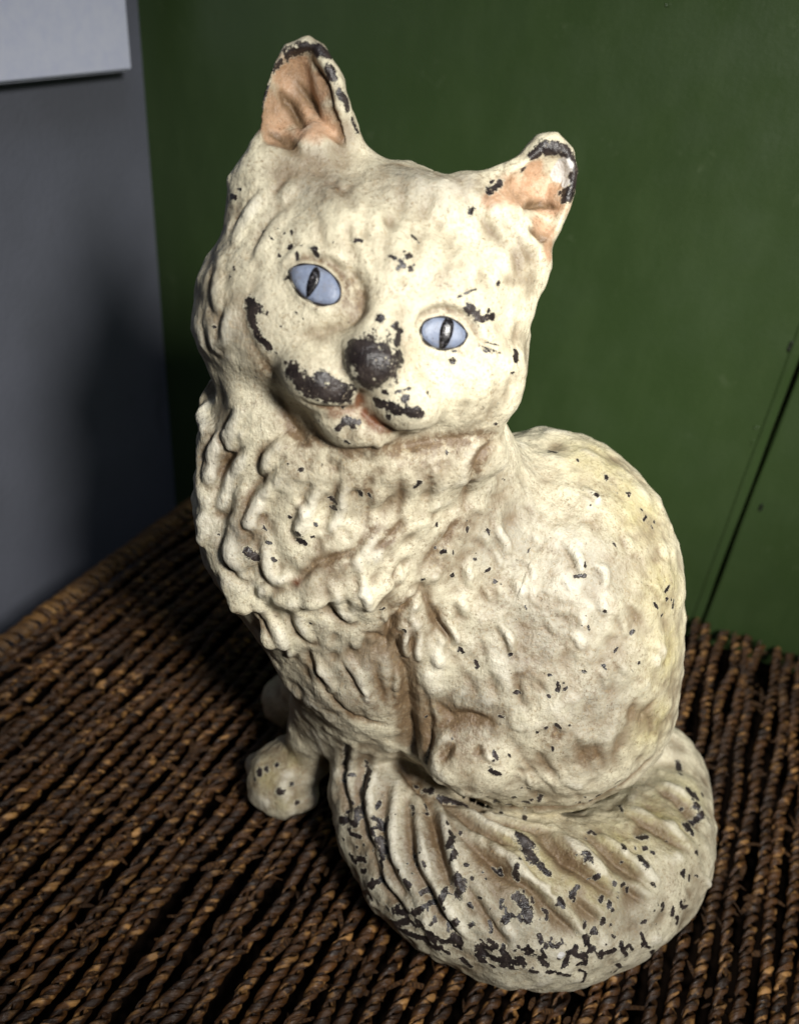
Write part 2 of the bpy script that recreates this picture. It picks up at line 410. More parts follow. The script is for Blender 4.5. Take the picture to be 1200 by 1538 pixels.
# face
HE(-10, -85, -70, 150, 105, 85, .010)           # broad face mask
HP(420, 490, -75, 82, 80, 70, .006)             # cheeks
HP(700, 560, -70, 82, 84, 75, .006)
HE(-60, 75, -40, 75, 45, 40, .008)              # brow
HE(85, 70, -40, 75, 45, 40, .008)
HE(6, 20, -20, 38, 70, 38, .008, tiltx=20)      # bridge
HE(14, -45, 8, 50, 55, 45, .006, tiltx=20)
HP(560, 541, 30, 52, 46, 50, .003)              # nose
HP(482, 568, 0, 68, 50, 58, .004, roll=-6)      # muzzle lobes
HP(610, 600, 0, 62, 50, 56, .004, roll=6)
HP(528, 640, -18, 66, 36, 44, .004, roll=-2)    # chin
HP(474, 425, -34, 52, 42, 40, .003)             # eyeballs under the lids
HP(667, 500, -34, 50, 40, 40, .003)

for q in ((425, 640, .80, 85, 55), (500, 690, .785, 90, 45), (590, 700, .785, 90, 40), (680, 680, .80, 80, 40), (410, 600, .80, 60, 55)):   # fur under the jaw
    p_ = P_d(*q[:3]); ell(p_, view_axes(p_), np.array([q[3], q[4], 62]) * px_size(p_), .010)
# floor plane of the casting
sl = tuple(slice(0, n) for n in N)
D = np.maximum(D, (-0.0004 - AX[2])[None, None, :].astype(np.float32))

def surface_nets(D):
    S = D < 0
    cnt = np.zeros(tuple(n - 1 for n in D.shape), np.int8)
    for i in (0, 1):
        for j in (0, 1):
            for k in (0, 1):
                cnt += S[i:D.shape[0] - 1 + i, j:D.shape[1] - 1 + j, k:D.shape[2] - 1 + k]
    mixed = (cnt > 0) & (cnt < 8)
    I = np.argwhere(mixed); idx = np.full(mixed.shape, -1, np.int32); idx[mixed] = np.arange(len(I))
    acc = np.zeros((len(I), 3)); num = np.zeros(len(I))
    cor = [(i, j, k) for i in (0, 1) for j in (0, 1) for k in (0, 1)]
    val = {c: D[I[:, 0] + c[0], I[:, 1] + c[1], I[:, 2] + c[2]].astype(np.float64) for c in cor}
    for c in cor:
        for ax in range(3):
            if c[ax]: continue
            e = list(c); e[ax] = 1; e = tuple(e)
            a, b = val[c], val[e]; m = (a < 0) != (b < 0)
            t = np.where(m, a / np.where(m, a - b, 1), 0)
            p = np.repeat(np.array(c, float)[None], len(I), 0); p[:, ax] = t
            acc[m] += p[m]; num[m] += 1
    V = LO + VOX * (I + acc / num[:, None])
    Q = []
    for ax in range(3):
        s0 = [slice(None)] * 3; s1 = [slice(None)] * 3; s0[ax] = slice(0, -1); s1[ax] = slice(1, None)
        a, b = S[tuple(s0)], S[tuple(s1)]
        u, v = (ax + 1) % 3, (ax + 2) % 3
        ed = np.argwhere(a != b); ed = ed[(ed[:, u] > 0) & (ed[:, v] > 0) & (ed[:, u] < D.shape[u] - 1) & (ed[:, v] < D.shape[v] - 1)]
        f = a[ed[:, 0], ed[:, 1], ed[:, 2]]
        def cell(du, dv):
            e = ed.copy(); e[:, u] -= du; e[:, v] -= dv; return idx[e[:, 0], e[:, 1], e[:, 2]]
        q = np.stack([cell(1, 1), cell(0, 1), cell(0, 0), cell(1, 0)], 1)
        q[~f] = q[~f][:, ::-1]; Q.append(q)
    return V, np.concatenate(Q)
V, Q = surface_nets(D)
def normals(V, Q):
    n = np.cross(V[Q[:, 2]] - V[Q[:, 0]], V[Q[:, 3]] - V[Q[:, 1]]); out = np.zeros_like(V)
    for i in range(4):
        for k in range(3): out[:, k] += np.bincount(Q[:, i], n[:, k], len(V))
    return out / (np.linalg.norm(out, axis=1)[:, None] + 1e-12)
print('cat verts', len(V), 'HO', HO)
# ---- vertex-level sculpting: grooves and ridges laid on the surface
NRM = normals(V, Q)
U_, W_, Z_ = proj(V)
FACING = np.einsum('ij,ij->i', NRM, CAM - V) > 0
ORDER = np.argsort(U_); US = U_[ORDER]
V0 = V.copy()
def near_px(px, py, r):
    a, b = np.searchsorted(US, (px - r, px + r)); i = ORDER[a:b]
    i = i[(np.abs(W_[i] - py) < r) & FACING[i]]; return i
def surf(px, py, r=10.0):
    """point of the cat's skin seen at a photograph position (smoothed over neighbouring vertices)"""
    while True:
        i = near_px(px, py, r)
        if len(i) > 2: break
        r *= 1.5
    i = i[Z_[i] < Z_[i].min() + .010]
    wt = np.exp(-((U_[i] - px) ** 2 + (W_[i] - py) ** 2) / (2 * (r * .45) ** 2)) + 1e-9
    p = (V0[i] * wt[:, None]).sum(0) / wt.sum()
    q = P_d(px, py, 1.0) - CAM; t = ((p - CAM) @ q) / (q @ q); return CAM + q * t
# cell grid for fast lookup
CELL = .004
CK = np.floor((V0 - LO) / CELL).astype(int); CN = CK.max(0) + 2
CKEY = (CK[:, 0] * CN[1] + CK[:, 1]) * CN[2] + CK[:, 2]; CORD = np.argsort(CKEY, kind='stable'); CS = CKEY[CORD]
def near(pmin, pmax):
    a = np.clip(np.floor((pmin - LO) / CELL).astype(int), 0, CN - 1); b = np.clip(np.floor((pmax - LO) / CELL).astype(int), 0, CN - 1)
    out = []
    for i in range(a[0], b[0] + 1):
        for j in range(a[1], b[1] + 1):
            k = (i * CN[1] + j) * CN[2]
            lo, hi = np.searchsorted(CS, k + a[2]), np.searchsorted(CS, k + b[2], 'right')
            if hi > lo: out.append(CORD[lo:hi])
    return np.concatenate(out) if out else np.zeros(0, int)
def dist_poly(P, pts):
    best = np.full(len(P), 1e9); tt = np.zeros(len(P)); n = max(len(pts) - 1, 1)
    if len(pts) == 1: return np.linalg.norm(P - pts[0], axis=1), tt + .5
    for i in range(n):
        a = pts[i]; ab = pts[i + 1] - a; L = ab @ ab + 1e-15
        t = np.clip(((P - a) @ ab) / L, 0, 1); d = np.linalg.norm(P - a - t[:, None] * ab, axis=1)
        m = d < best; best[m] = d[m]; tt[m] = (i + t[m]) / n
    return best, tt
DISP = np.zeros(len(V)); GRIME = np.zeros(len(V)); CHIP = np.full(len(V), -1.0); SOFT = {k: np.zeros(len(V)) for k in ('pink', 'film', 'olive', 'rust', 'bare', 'brown')}
def line3(pts, sub=4):
    pts = [np.array(p, float) for p in pts]
    if len(pts) > 2: pts = list(catmull(pts, sub))
    elif len(pts) == 2: pts = [pts[0] + (pts[1] - pts[0]) * t for t in (0, .33, .67, 1)]
    return [surf(*p) for p in pts]
def stroke3(p3, w, h, grime=.5, taper=True, snap=True):
    p3 = np.array(p3); m = w * 2.6
    i = near(p3.min(0) - m, p3.max(0) + m)
    if not len(i): return
    d, t = dist_poly(V0[i], p3)
    tp_ = np.sin(np.pi * np.clip(t * .88 + .06, 0, 1)) ** .7 if taper else 1.0
    ww = w * (.55 + .45 * tp_) if taper else w
    f = (np.exp(-1.15 * (d / ww) ** 1.35) if h < 0 else np.clip(1 - (d / (1.35 * ww)) ** 2, 0, 1) ** .9) * tp_
    DISP[i] += h * f
    if h < 0: GRIME[i] = np.maximum(GRIME[i], grime * np.exp(-(d / (ww * 1.25)) ** 2) * tp_)
def stroke(pts, w, h, grime=.5, taper=True):
    p3 = line3(pts); u = px_size(p3[len(p3) // 2]); stroke3(p3, w * u, h * u, grime, taper)
AMP = 1.0
def G(pts, w, d, g=.5): stroke(pts, w, -d * AMP, g)
def Rg(pts, w, h): stroke(pts, w, h * AMP)
def tuft(pts, w=9, h=5, g=.45):
    """a lock of fur: a raised teardrop with an undercut groove along its shaded side"""
    Rg(pts, w, h)
    a = np.array(pts, float); d = a[-1] - a[0]; nrm = np.array([-d[1], d[0]]) / (np.linalg.norm(d) + 1e-6)
    if nrm[0] > 0: nrm = -nrm
    G([tuple(p + nrm * w * 1.1) for p in a], w * .6, h * .8, g)
    G([tuple(a[-1] - nrm * w * .6), tuple(a[-1] + d / np.linalg.norm(d) * w * .5), tuple(a[-1] + nrm * w * .8)], w * .5, h * .5, g)

# face
G([(500, 390), (528, 412), (541, 443), (530, 474), (500, 494), (450, 508)], 15, 19, .45)
G([(430, 402), (450, 389), (480, 389), (508, 406), (520, 435), (516, 462)], 5, 4, .8)
G([(626, 488), (636, 471), (665, 463), (697, 474), (714, 497), (728, 516)], 5, 4, .7)
Rg([(424, 396), (448, 377), (486, 376), (518, 398), (530, 436)], 6, 5)
Rg([(620, 478), (638, 459), (668, 451), (702, 464), (726, 494)], 6, 4)
Rg([(432, 412), (450, 444), (480, 466), (505, 466)], 6, 3)
Rg([(632, 508), (650, 530), (685, 532), (710, 514)], 6, 3)
G([(612, 455), (606, 485), (612, 522), (636, 556)], 14, 6, .2)
G([(512, 525), (514, 556), (536, 588)], 7, 5, .4); G([(606, 535), (594, 566), (556, 590)], 7, 4, .4)
G([(541, 584), (541, 613)], 5, 6, .9)
G([(541, 612), (510, 615), (475, 610), (450, 596)], 6, 7, .9); G([(541, 612), (556, 630), (574, 642), (602, 650), (635, 645)], 6, 7, .9)
G([(458, 648), (510, 677), (560, 677), (640, 664), (700, 658), (750, 650)], 9, 7, .7)
G([(384, 420), (366, 460), (370, 505), (398, 548), (424, 585)], 14, 6, .4)
for p in ([(475, 320), (480, 350), (492, 382)], [(520, 325), (524, 360), (538, 398)], [(556, 300), (546, 340), (562, 392)], [(592, 318), (580, 360), (574, 402)],
          [(640, 335), (624, 380), (618, 425)], [(692, 356), (670, 400), (655, 440)], [(732, 395), (712, 438)], [(758, 330), (772, 378), (786, 425)], [(500, 275), (520, 300), (545, 320)],
          [(600, 270), (604, 300), (600, 330)], [(650, 285), (640, 310), (636, 340)]): G(p, 10, 4.5, .22)
for p in ([(398, 290), (374, 325), (352, 368)], [(430, 322), (402, 356), (388, 392)], [(332, 392), (324, 440), (330, 470)], [(346, 462), (338, 520)], [(318, 480), (330, 530)], [(440, 270), (420, 300)]): tuft(p, 11, 6, .35)
for p in ([(748, 560), (744, 600), (730, 640)], [(780, 470), (776, 520)], [(700, 600), (690, 630)], [(770, 560), (758, 610)]): G(p, 10, 4, .3)
# ears
G([(426, 140), (441, 166), (456, 192)], 7, 17, 1.0); G([(446, 124), (468, 153), (480, 176)], 7, 12, .8); G([(408, 197), (430, 207), (447, 224)], 8, 13, 1.0)
G([(468, 92), (489, 122), (501, 162), (515, 212)], 7, 10, 1.0)
G([(782, 311), (810, 305), (836, 313)], 6, 10, 1.0); G([(795, 344), (811, 354), (822, 358)], 5, 14, 1.2)
G([(716, 322), (744, 352), (770, 384)], 11, 6, .4); G([(752, 330), (788, 370), (808, 402)], 9, 5, .4)
G([(568, 250), (600, 244), (640, 256), (676, 278)], 4, 4, .8)
AMP = 1.4
# ruff, chest and legs
for p, w_, h_ in (([(417, 600), (438, 640), (462, 668)], 14, 9), ([(442, 877), (474, 848), (528, 830), (552, 800)], 7, 8), ([(560, 828), (590, 803), (606, 780)], 8, 6),
                  ([(547, 952), (566, 960), (582, 972)], 7, 9), ([(580, 985), (584, 955), (600, 922), (634, 884)], 8, 13), ([(636, 888), (656, 932), (684, 966)], 8, 9),
                  ([(590, 985), (610, 1015), (614, 1080), (615, 1128), (632, 1182)], 15, 17), ([(634, 1033), (644, 1080), (640, 1125), (633, 1165)], 9, 8), ([(655, 1058), (678, 1084)], 9, 7),
                  ([(484, 1033), (530, 1078), (574, 1088)], 7, 5), ([(559, 996), (580, 1058)], 9, 5), ([(655, 1098), (697, 1078), (744, 1088)], 10, 8), ([(662, 1144), (682, 1116)], 9, 9), ([(716, 1140), (722, 1118)], 7, 5),
                  ([(762, 650), (724, 679), (706, 721), (697, 770)], 10, 8), ([(690, 780), (667, 810), (640, 845)], 10, 5), ([(600, 1130), (612, 1165), (640, 1200)], 10, 8)):
    G(p, w_, h_, .75)
for p, w_, h_ in (([(335, 650), (318, 690), (316, 728)], 13, 8), ([(380, 680), (352, 705), (334, 768)], 13, 9), ([(420, 715), (392, 745), (372, 790)], 13, 9), ([(430, 660), (400, 690), (396, 720)], 12, 7),
                  ([(478, 735), (460, 770), (446, 806)], 12, 8), ([(520, 725), (512, 760), (496, 800)], 11, 7), ([(345, 800), (352, 840), (372, 868)], 12, 8), ([(400, 810), (402, 850), (420, 880)], 12, 7),
                  ([(568, 720), (566, 756), (560, 790)], 11, 3), ([(612, 715), (616, 750), (606, 784)], 11, 3), ([(655, 700), (660, 735), (652, 770)], 11, 3), ([(320, 600), (308, 625), (316, 650)], 12, 8),
                  ([(360, 620), (345, 650), (350, 676)], 12, 7), ([(440, 905), (452, 940), (470, 965)], 10, 5), ([(500, 880), (510, 915), (530, 935)], 10, 6), ([(385, 905), (412, 945), (440, 985)], 10, 6),
                  ([(545, 860), (548, 890), (560, 915)], 9, 5), ([(610, 850), (600, 875)], 9, 5), ([(470, 985), (490, 1015), (500, 1040)], 9, 4), ([(520, 990), (540, 1020), (556, 1040)], 9, 5),
                  ([(612, 945), (606, 970), (612, 990)], 7, 7), ([(632, 950), (626, 975), (628, 992)], 7, 6), ([(664, 930), (680, 950), (686, 968)], 8, 7), ([(600, 1010), (596, 1040)], 8, 5)):
    tuft(p, w_, h_, .5)
# flank locks
AMP = 1.15
for p, w_, h_ in (([(744, 790), (756, 812), (764, 832)], 8, 6), ([(851, 816), (866, 838), (873, 860)], 8, 7), ([(752, 940), (766, 960), (770, 982)], 8, 7), ([(878, 733), (892, 745), (900, 758)], 7, 4),
                  ([(896, 850), (908, 860), (910, 880)], 8, 4), ([(900, 898), (906, 922)], 7, 4), ([(786, 1030), (790, 1058)], 7, 4), ([(800, 800), (810, 822)], 7, 3), ([(700, 850), (706, 880)], 8, 4),
                  ([(820, 930), (836, 950)], 8, 3), ([(690, 900), (700, 925)], 8, 4), ([(860, 950), (876, 975)], 8, 3), ([(930, 990), (940, 1012)], 8, 3), ([(730, 880), (742, 905)], 7, 3), ([(940, 800), (952, 830)], 8, 3),
                  ([(770, 870), (784, 895)], 8, 3), ([(905, 1005), (915, 1035)], 8, 3)): tuft(p, w_, h_, .3)
for p in ([(770, 1114), (790, 1148), (814, 1174)], [(804, 1130), (822, 1152), (838, 1170)], [(856, 1100), (872, 1130), (892, 1160)], [(892, 1118), (909, 1156)], [(954, 1055), (946, 1088)], [(987, 1050), (966, 1082)],
          [(770, 1000), (778, 1030), (790, 1062)], [(735, 1010), (746, 1045)], [(930, 1100), (925, 1140)], [(720, 960), (728, 990)], [(830, 1085), (840, 1110)], [(700, 1010), (716, 1046)]): G(p, 10, 5, .4)
fl = np.random.RandomState(31)
for k in range(40):
    x_, y_ = (fl.uniform(690, 1000), fl.uniform(690, 1180)) if k < 30 else (fl.uniform(440, 620), fl.uniform(870, 1090))
    if len(near_px(x_, y_, 6)) == 0: continue
    a_ = math.radians(fl.normal(62, 20)); L_ = fl.uniform(24, 44); c_ = fl.uniform(4, 11) * (1 if fl.rand() < .7 else -1)
    dx_, dy_ = math.cos(a_), math.sin(a_)
    tuft([(x_, y_), (x_ + dx_ * L_ * .5 + dy_ * c_, y_ + dy_ * L_ * .5 - dx_ * c_), (x_ + dx_ * L_, y_ + dy_ * L_)], fl.uniform(5.5, 8.5), fl.uniform(1.2, 2.8), .35)
AMP = 1.9
# tail locks
for p, w_, h_ in (([(644, 1205), (660, 1278), (676, 1340)], 9, 9), ([(676, 1212), (722, 1246), (786, 1274)], 10, 7), ([(692, 1256), (742, 1296), (776, 1328)], 13, 9), ([(806, 1246), (858, 1297), (912, 1338)], 15, 9),
                  ([(885, 1258), (934, 1297), (966, 1326)], 11, 8), ([(935, 1221), (986, 1246), (1026, 1276)], 11, 6), ([(520, 1120), (514, 1170), (520, 1235)], 7, 6), ([(552, 1140), (538, 1208), (564, 1300)], 9, 6), ([(582, 1180), (574, 1270), (606, 1345)], 9, 6),
                  ([(612, 1200), (620, 1290), (656, 1380)], 9, 7), ([(700, 1330), (730, 1380), (760, 1420)], 10, 6), ([(790, 1330), (830, 1372), (860, 1400)], 10, 6), ([(640, 1330), (660, 1372), (690, 1410)], 9, 6), ([(860, 1350), (900, 1385)], 9, 5),
                  ([(930, 1330), (970, 1355)], 9, 5), ([(980, 1180), (1020, 1205), (1046, 1240)], 9, 5), ([(755, 1300), (790, 1330), (820, 1350)], 8, 5), ([(560, 1300), (580, 1340), (610, 1375)], 8, 5), ([(720, 1225), (770, 1240), (820, 1246)], 8, 5)):
    G(p, w_, h_, .55)
    Rg([(x + w_ * 1.7, y - 2) for x, y in p], w_ * .9, h_ * .6)
# crease between haunch and tail
AMP = 1.0
G([(634, 1188), (680, 1206), (740, 1216), (800, 1220), (860, 1216), (920, 1192), (965, 1158), (1000, 1122)], 7, 7, .7)

# random small locks over the coat, combed down and back
lobe = np.random.RandomState(11)
def rand_coat(n, box, w, h, ang, spread=.5, groove=.5, g=.25):
    k = 0
    while k < n:
        x, y = lobe.uniform(box[0], box[2]), lobe.uniform(box[1], box[3])
        if not len(near_px(x, y, 5)): k += 1; continue
        a = math.radians(ang + lobe.normal() * 22); L = lobe.uniform(12, 30)
        c, s = math.cos(a), math.sin(a); hh = h * lobe.uniform(.4, 1.1); ww = w * lobe.uniform(.7, 1.3)
        cur = lobe.uniform(-5, 5)
        pts = [(x, y), (x + c * L * .5 - s * cur, y + s * L * .5 + c * cur), (x + c * L, y + s * L)]
        stroke(pts, ww, 1.4 * (-hh) if lobe.rand() < groove else hh, g); k += 1
rand_coat(120, (300, 640, 680, 1000), 8, 5, 105)
rand_coat(50, (330, 260, 800, 420), 9, 3, 95)
rand_coat(60, (680, 700, 1010, 1190), 10, 1.3, 70)
rand_coat(45, (440, 900, 640, 1120), 7, 1.6, 62)
rand_coat(90, (500, 1150, 1060, 1440), 7, 3.5, 55)

# soft lumpiness of the casting
def vnoise(P, s, seed):
    r = np.random.RandomState(seed); n = 48; L = r.rand(n, n, n)
    q = P / s; i = np.floor(q).astype(int); f = q - i; f = f * f * (3 - 2 * f); i %= n; j = (i + 1) % n
    o = 0
    for a in (0, 1):
        for b in (0, 1):
            for c in (0, 1):
                o = o + L[(j if a else i)[:, 0], (j if b else i)[:, 1], (j if c else i)[:, 2]] * (f[:, 0] if a else 1 - f[:, 0]) * (f[:, 1] if b else 1 - f[:, 1]) * (f[:, 2] if c else 1 - f[:, 2])
    return o * 2 - 1
dh = np.linalg.norm(V0 - hp(10, -60, 10), axis=1)
calm = np.clip((dh - .020) / .03, .12, 1)            # the face is smoother than the coat
DISP += calm * (.0012 * vnoise(V0, .011, 1) + .0008 * vnoise(V0, .0052, 2)) + (.25 + .75 * calm) * .00022 * vnoise(V0, .0024, 3)
SOFT['rub_shade'] = np.clip(DISP / .0024, -1, 1) * (.3 + .7 * calm)  # follows the relief: rubbed wash plus painted shade and highlight
low = np.clip(1 - V0[:, 2] / .006, 0, 1)
DISP *= (1 - .8 * low)
V = V0 + NRM * DISP[:, None]

# ---- painted colour, stains and chips (read by the paint material)
def spots(name, lst, amount=1.0):
    for px, py, r in lst:
        p = surf(px, py); rr = r * px_size(p); i = near(p - rr * 2, p + rr * 2)
        d = np.linalg.norm(V0[i] - p, axis=1); SOFT[name][i] = np.maximum(SOFT[name][i], amount * np.exp(-(d / rr) ** 2 * .9))
rr_ = np.random.RandomState(5)
def chip(pts, r):
    p3 = line3(pts) if len(pts) > 1 else [surf(*pts[0])]
    p3 = np.array(p3); rr = r * 1.12 * px_size(p3[0]); m = rr * 2.2
    i = near(p3.min(0) - m, p3.max(0) + m); d, t = dist_poly(V0[i], p3)
    CHIP[i] = np.maximum(CHIP[i], 1 - d / rr)
for a in ('(405,170) 45;(440,110) 40;(450,150) 45;(470,190) 42;(480,130) 30;(420,205) 30;(500,200) 22', '(770,290) 36;(805,290) 40;(830,300) 34;(815,345) 30;(825,375) 22;(740,300) 22;(800,255) 22'):
    for t in a.split(';'):
        q, r = t.split(') '); x, y = q[1:].split(','); spots('pink', [(float(x), float(y), float(r))])
spots('film', [(760, 800, 110), (880, 860, 120), (800, 960, 130), (900, 1050, 110), (720, 1060, 90), (560, 1000, 90), (540, 1180, 80), (620, 1300, 110), (780, 1370, 130), (920, 1350, 110), (1000, 1230, 80), (620, 265, 60), (480, 270, 60), (425, 1165, 70), (410, 1150, 50), (440, 1190, 50), (430, 1050, 60), (395, 1180, 50), (460, 1150, 50), (470, 1060, 60), (340, 500, 60), (320, 680, 60), (350, 800, 60)], 1.0)
spots('olive', [(400, 1165, 30), (435, 1140, 25), (430, 1200, 20), (960, 760, 70), (1000, 880, 60), (1005, 980, 60), (985, 1090, 50), (900, 690, 60), (820, 1290, 55), (880, 1310, 55), (990, 1230, 60), (930, 1270, 50), (780, 1260, 40), (1030, 1190, 40)], .9)
spots('brown', [(630, 690, 40), (570, 700, 40), (690, 670, 35), (520, 690, 35), (600, 692, 50), (660, 692, 45), (545, 725, 50), (450, 690, 40), (720, 650, 35), (720, 690, 30), (610, 960, 40), (600, 1060, 30), (635, 1110, 40), (690, 1110, 45), (720, 1090, 35), (645, 1190, 35), (660, 1250, 40), (740, 1300, 35), (560, 640, 40), (470, 660, 30), (400, 560, 30),
                (500, 860, 30), (380, 780, 35), (340, 700, 30), (500, 285, 30), (690, 800, 35), (660, 850, 30), (600, 900, 30), (570, 800, 30), (450, 560, 20), (520, 440, 24), (700, 280, 35), (345, 320, 30), (320, 420, 30), (470, 1010, 30), (540, 1060, 30), (860, 1280, 30), (790, 1000, 25), (830, 1110, 30), (890, 1140, 25), (400, 1150, 22), (440, 1190, 22), (410, 1195, 16), (455, 1090, 30), (430, 1045, 40), (385, 1180, 22), (425, 1160, 30), (465, 1200, 20)], .85)
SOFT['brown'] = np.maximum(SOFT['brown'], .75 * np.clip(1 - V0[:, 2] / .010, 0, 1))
spots('rust', [(541, 598, 9), (548, 620, 9), (565, 638, 9), (590, 648, 8), (541, 606, 11), (520, 618, 14), (560, 630, 11), (575, 642, 9), (500, 622, 10), (443, 876, 8)], 1.0)
spots('bare', [(838, 262, 14), (848, 248, 14), (850, 275, 9)], 1.0)
spots('bare', [(845, 255, 12), (842, 425 + 1008, 7), (838, 250, 8)], 1.0)
chip([(556, 535), (564, 548)], 40); chip([(598, 512), (602, 498)], 8); chip([(530, 525)], 20); chip([(600, 535)], 12); chip([(548, 575)], 16)
chip([(438, 556), (452, 578)], 15); chip([(460, 580), (492, 588), (518, 592)], 18); chip([(478, 562), (505, 575)], 8)
chip([(568, 604), (582, 610)], 9); chip([(586, 612), (610, 618), (630, 622)], 9); chip([(608, 600)], 8); chip([(578, 590)], 5); chip([(584, 626)], 7); chip([(592, 590), (616, 583)], 2.2)
chip([(376, 452), (378, 478), (386, 500)], 9); chip([(392, 508), (406, 522)], 6); chip([(384, 462)], 11)
chip([(704, 462), (716, 474)], 8); chip([(722, 478), (742, 476)], 6); chip([(686, 446), (716, 433)], 2); chip([(734, 467)], 4)
chip([(719, 519), (756, 531)], 1.5); chip([(728, 513), (750, 518)], 1.3); chip([(726, 527), (740, 530)], 1.3)
chip([(776, 528), (774, 540)], 6); chip([(570, 478)], 7); chip([(592, 490), (598, 484)], 4); chip([(680, 543)], 5)
chip([(434, 80), (465, 70), (494, 80)], 10); chip([(398, 140), (388, 158)], 8); chip([(412, 104), (422, 92)], 6); chip([(494, 104), (500, 116)], 8); chip([(510, 138), (518, 150), (522, 162)], 7); chip([(530, 178), (538, 196)], 5); chip([(404, 118), (398, 130)], 5)
chip([(818, 222), (845, 226), (862, 250), (864, 276)], 10); chip([(852, 288)], 11); chip([(735, 288), (752, 272)], 6); chip([(707, 317)], 8); chip([(800, 232), (815, 222)], 8); chip([(786, 254)], 5); chip([(862, 290), (848, 300)], 6)
for t in ('437,372,6 475,378,6 500,362,3 541,360,4 534,360,4 590,386,5 605,396,5 614,383,6 624,355,6 598,403,5 617,402,6 430,352,4 345,415,5 352,402,4 395,350,5 410,360,3 420,345,3 440,350,4 352,296,6 360,284,4 322,370,5 315,385,4 447,385,4 '
          '770,560,4 748,425,4 760,630,5 744,636,5 750,607,3 475,632,5 512,640,6 525,635,9 521,664,6 470,640,4 430,545,4 423,490,3 415,530,3 445,470,3 455,478,2 402,470,4 325,490,4 '
          '498,752,7 501,762,5 541,742,6 628,728,7 451,705,6 342,803,7 448,800,7 453,814,7 470,806,3 475,787,4 436,776,4 398,794,4 404,814,4 412,840,4 468,910,4 490,915,4 575,918,4 467,936,4 555,745,4 '
          '831,677,6 868,692,4 871,866,6 767,983,5 692,975,6 696,980,4 715,995,5 717,1003,5 777,1042,5 826,1014,5 838,1032,6 850,1034,4 824,1046,5 878,1009,5 665,829,6 681,830,4 606,945,4 951,950,5 958,995,4 906,918,4 '
          '1002,885,6 1003,900,6 1012,908,5 985,910,5 997,925,4 964,765,4 970,778,4 982,790,4 742,1132,6 748,1162,7 738,1158,6 830,1124,4 820,1092,6 838,1090,5 855,1088,4 680,1110,4 746,1138,5 753,1078,4 '
          '745,1208,7 752,1222,5 765,1212,6 790,1207,8 812,1202,6 765,1135,3 865,1206,4 888,1204,6 930,1184,7 900,1195,5 870,1210,4 '
          '578,1240,8 580,1232,7 525,1205,6 520,1220,5 530,1165,5 515,1150,5 533,1224,6 677,1270,9 680,1290,7 678,1255,5 686,1320,9 692,1333,8 812,1300,8 822,1312,8 785,1356,9 792,1378,10 775,1350,8 664,1352,8 680,1386,8 760,1380,8 708,1390,7 '
          '860,1345,9 866,1335,6 842,1356,9 962,1296,9 965,1258,8 1020,1150,9 1036,1192,9 1044,1212,9 1048,1230,8 1030,1240,8 1045,1198,7 632,1365,8 612,1332,7 640,1300,4 770,1375,4 905,1350,6 915,1360,6 880,1412,7 906,1385,7 980,1330,5 1036,1320,5 1010,1370,5 '
          '690,1420,8 720,1430,9 650,1410,9 760,1436,8 605,1385,8 590,1370,7 560,1330,7 545,1310,6 820,1420,7 795,1430,6 850,1440,8 900,1430,7 700,1300,5 720,1350,4 575,1280,7 572,1300,6 600,1310,5').split():
    x, y, r = map(float, t.split(',')); sx, sy = rr_.normal(size=2) * r * .45; fr = .66 if y > 1225 else (.72 if y < 680 else .6); chip([(x - sx, y - sy), (x + sx, y + sy)], r * fr)
    if r > 5: chip([(x + rr_.normal() * r * 1.2, y + rr_.normal() * r * 1.2)], r * .4)
for x_, y_, r_ in ((392, 1160, 6), (400, 1156, 5), (420, 1188, 6), (438, 1178, 4), (416, 1150, 4), (385, 1172, 4), (445, 1205, 5)): chip([(x_, y_)], r_)
chip([(372, 829), (384, 840)], 7); chip([(340, 795), (338, 812)], 5); chip([(519, 1120), (516, 1165)], 5); chip([(552, 1160), (546, 1195), (540, 1215)], 8); chip([(660, 1196), (702, 1208)], 5); chip([(783, 1262), (802, 1292)], 10)
chip([(664, 1190), (640, 1185)], 6); chip([(640, 1135), (628, 1175)], 4); chip([(570, 1262), (572, 1288)], 6); chip([(688, 1345), (696, 1325)], 7); chip([(780, 1350), (792, 1372)], 9); chip([(720, 1435), (780, 1448)], 6); chip([(600, 1392), (660, 1425)], 6)
def flake(x, y, r, L, ang):
    a = math.radians(ang + rr_.normal() * 30); c, s = math.cos(a), math.sin(a)
    chip([(x, y), (x + c * L * .5 + rr_.normal() * 3, y + s * L * .5 + rr_.normal() * 3), (x + c * L, y + s * L)], r)
    for _ in range(rr_.randint(0, 4)): chip([(x + rr_.normal() * 11, y + rr_.normal() * 11)], r * rr_.uniform(.35, .7))
for x, y in ((600, 1390), (640, 1415), (680, 1432), (720, 1446), (770, 1455), (820, 1462), (870, 1452), (920, 1432), (560, 1345), (535, 1300), (515, 1250)):
    for _ in range(4): flake(x + rr_.normal() * 16, y - abs(rr_.normal()) * 12 - 3, rr_.uniform(2.5, 5.5), rr_.uniform(4, 20), 20)
for k in range(150):
    x, y = rr_.uniform(500, 1065), rr_.uniform(1180, 1462)
    if len(near_px(x, y, 5)) and (y > 1330 or rr_.rand() < .4): flake(x, y, rr_.uniform(1.8, 4.2), rr_.uniform(0, 16), 62)
for k in range(45):
    x, y = rr_.uniform(310, 1010), rr_.uniform(260, 1180)
    if len(near_px(x, y, 5)): flake(x, y, rr_.uniform(1.4, 2.6), rr_.uniform(0, 6), 80)
CAT = empty('cat_figurine', tuple(MID))
tag(CAT, 'cream painted cast iron sitting cat with blue eyes and chipped paint', 'figurine')
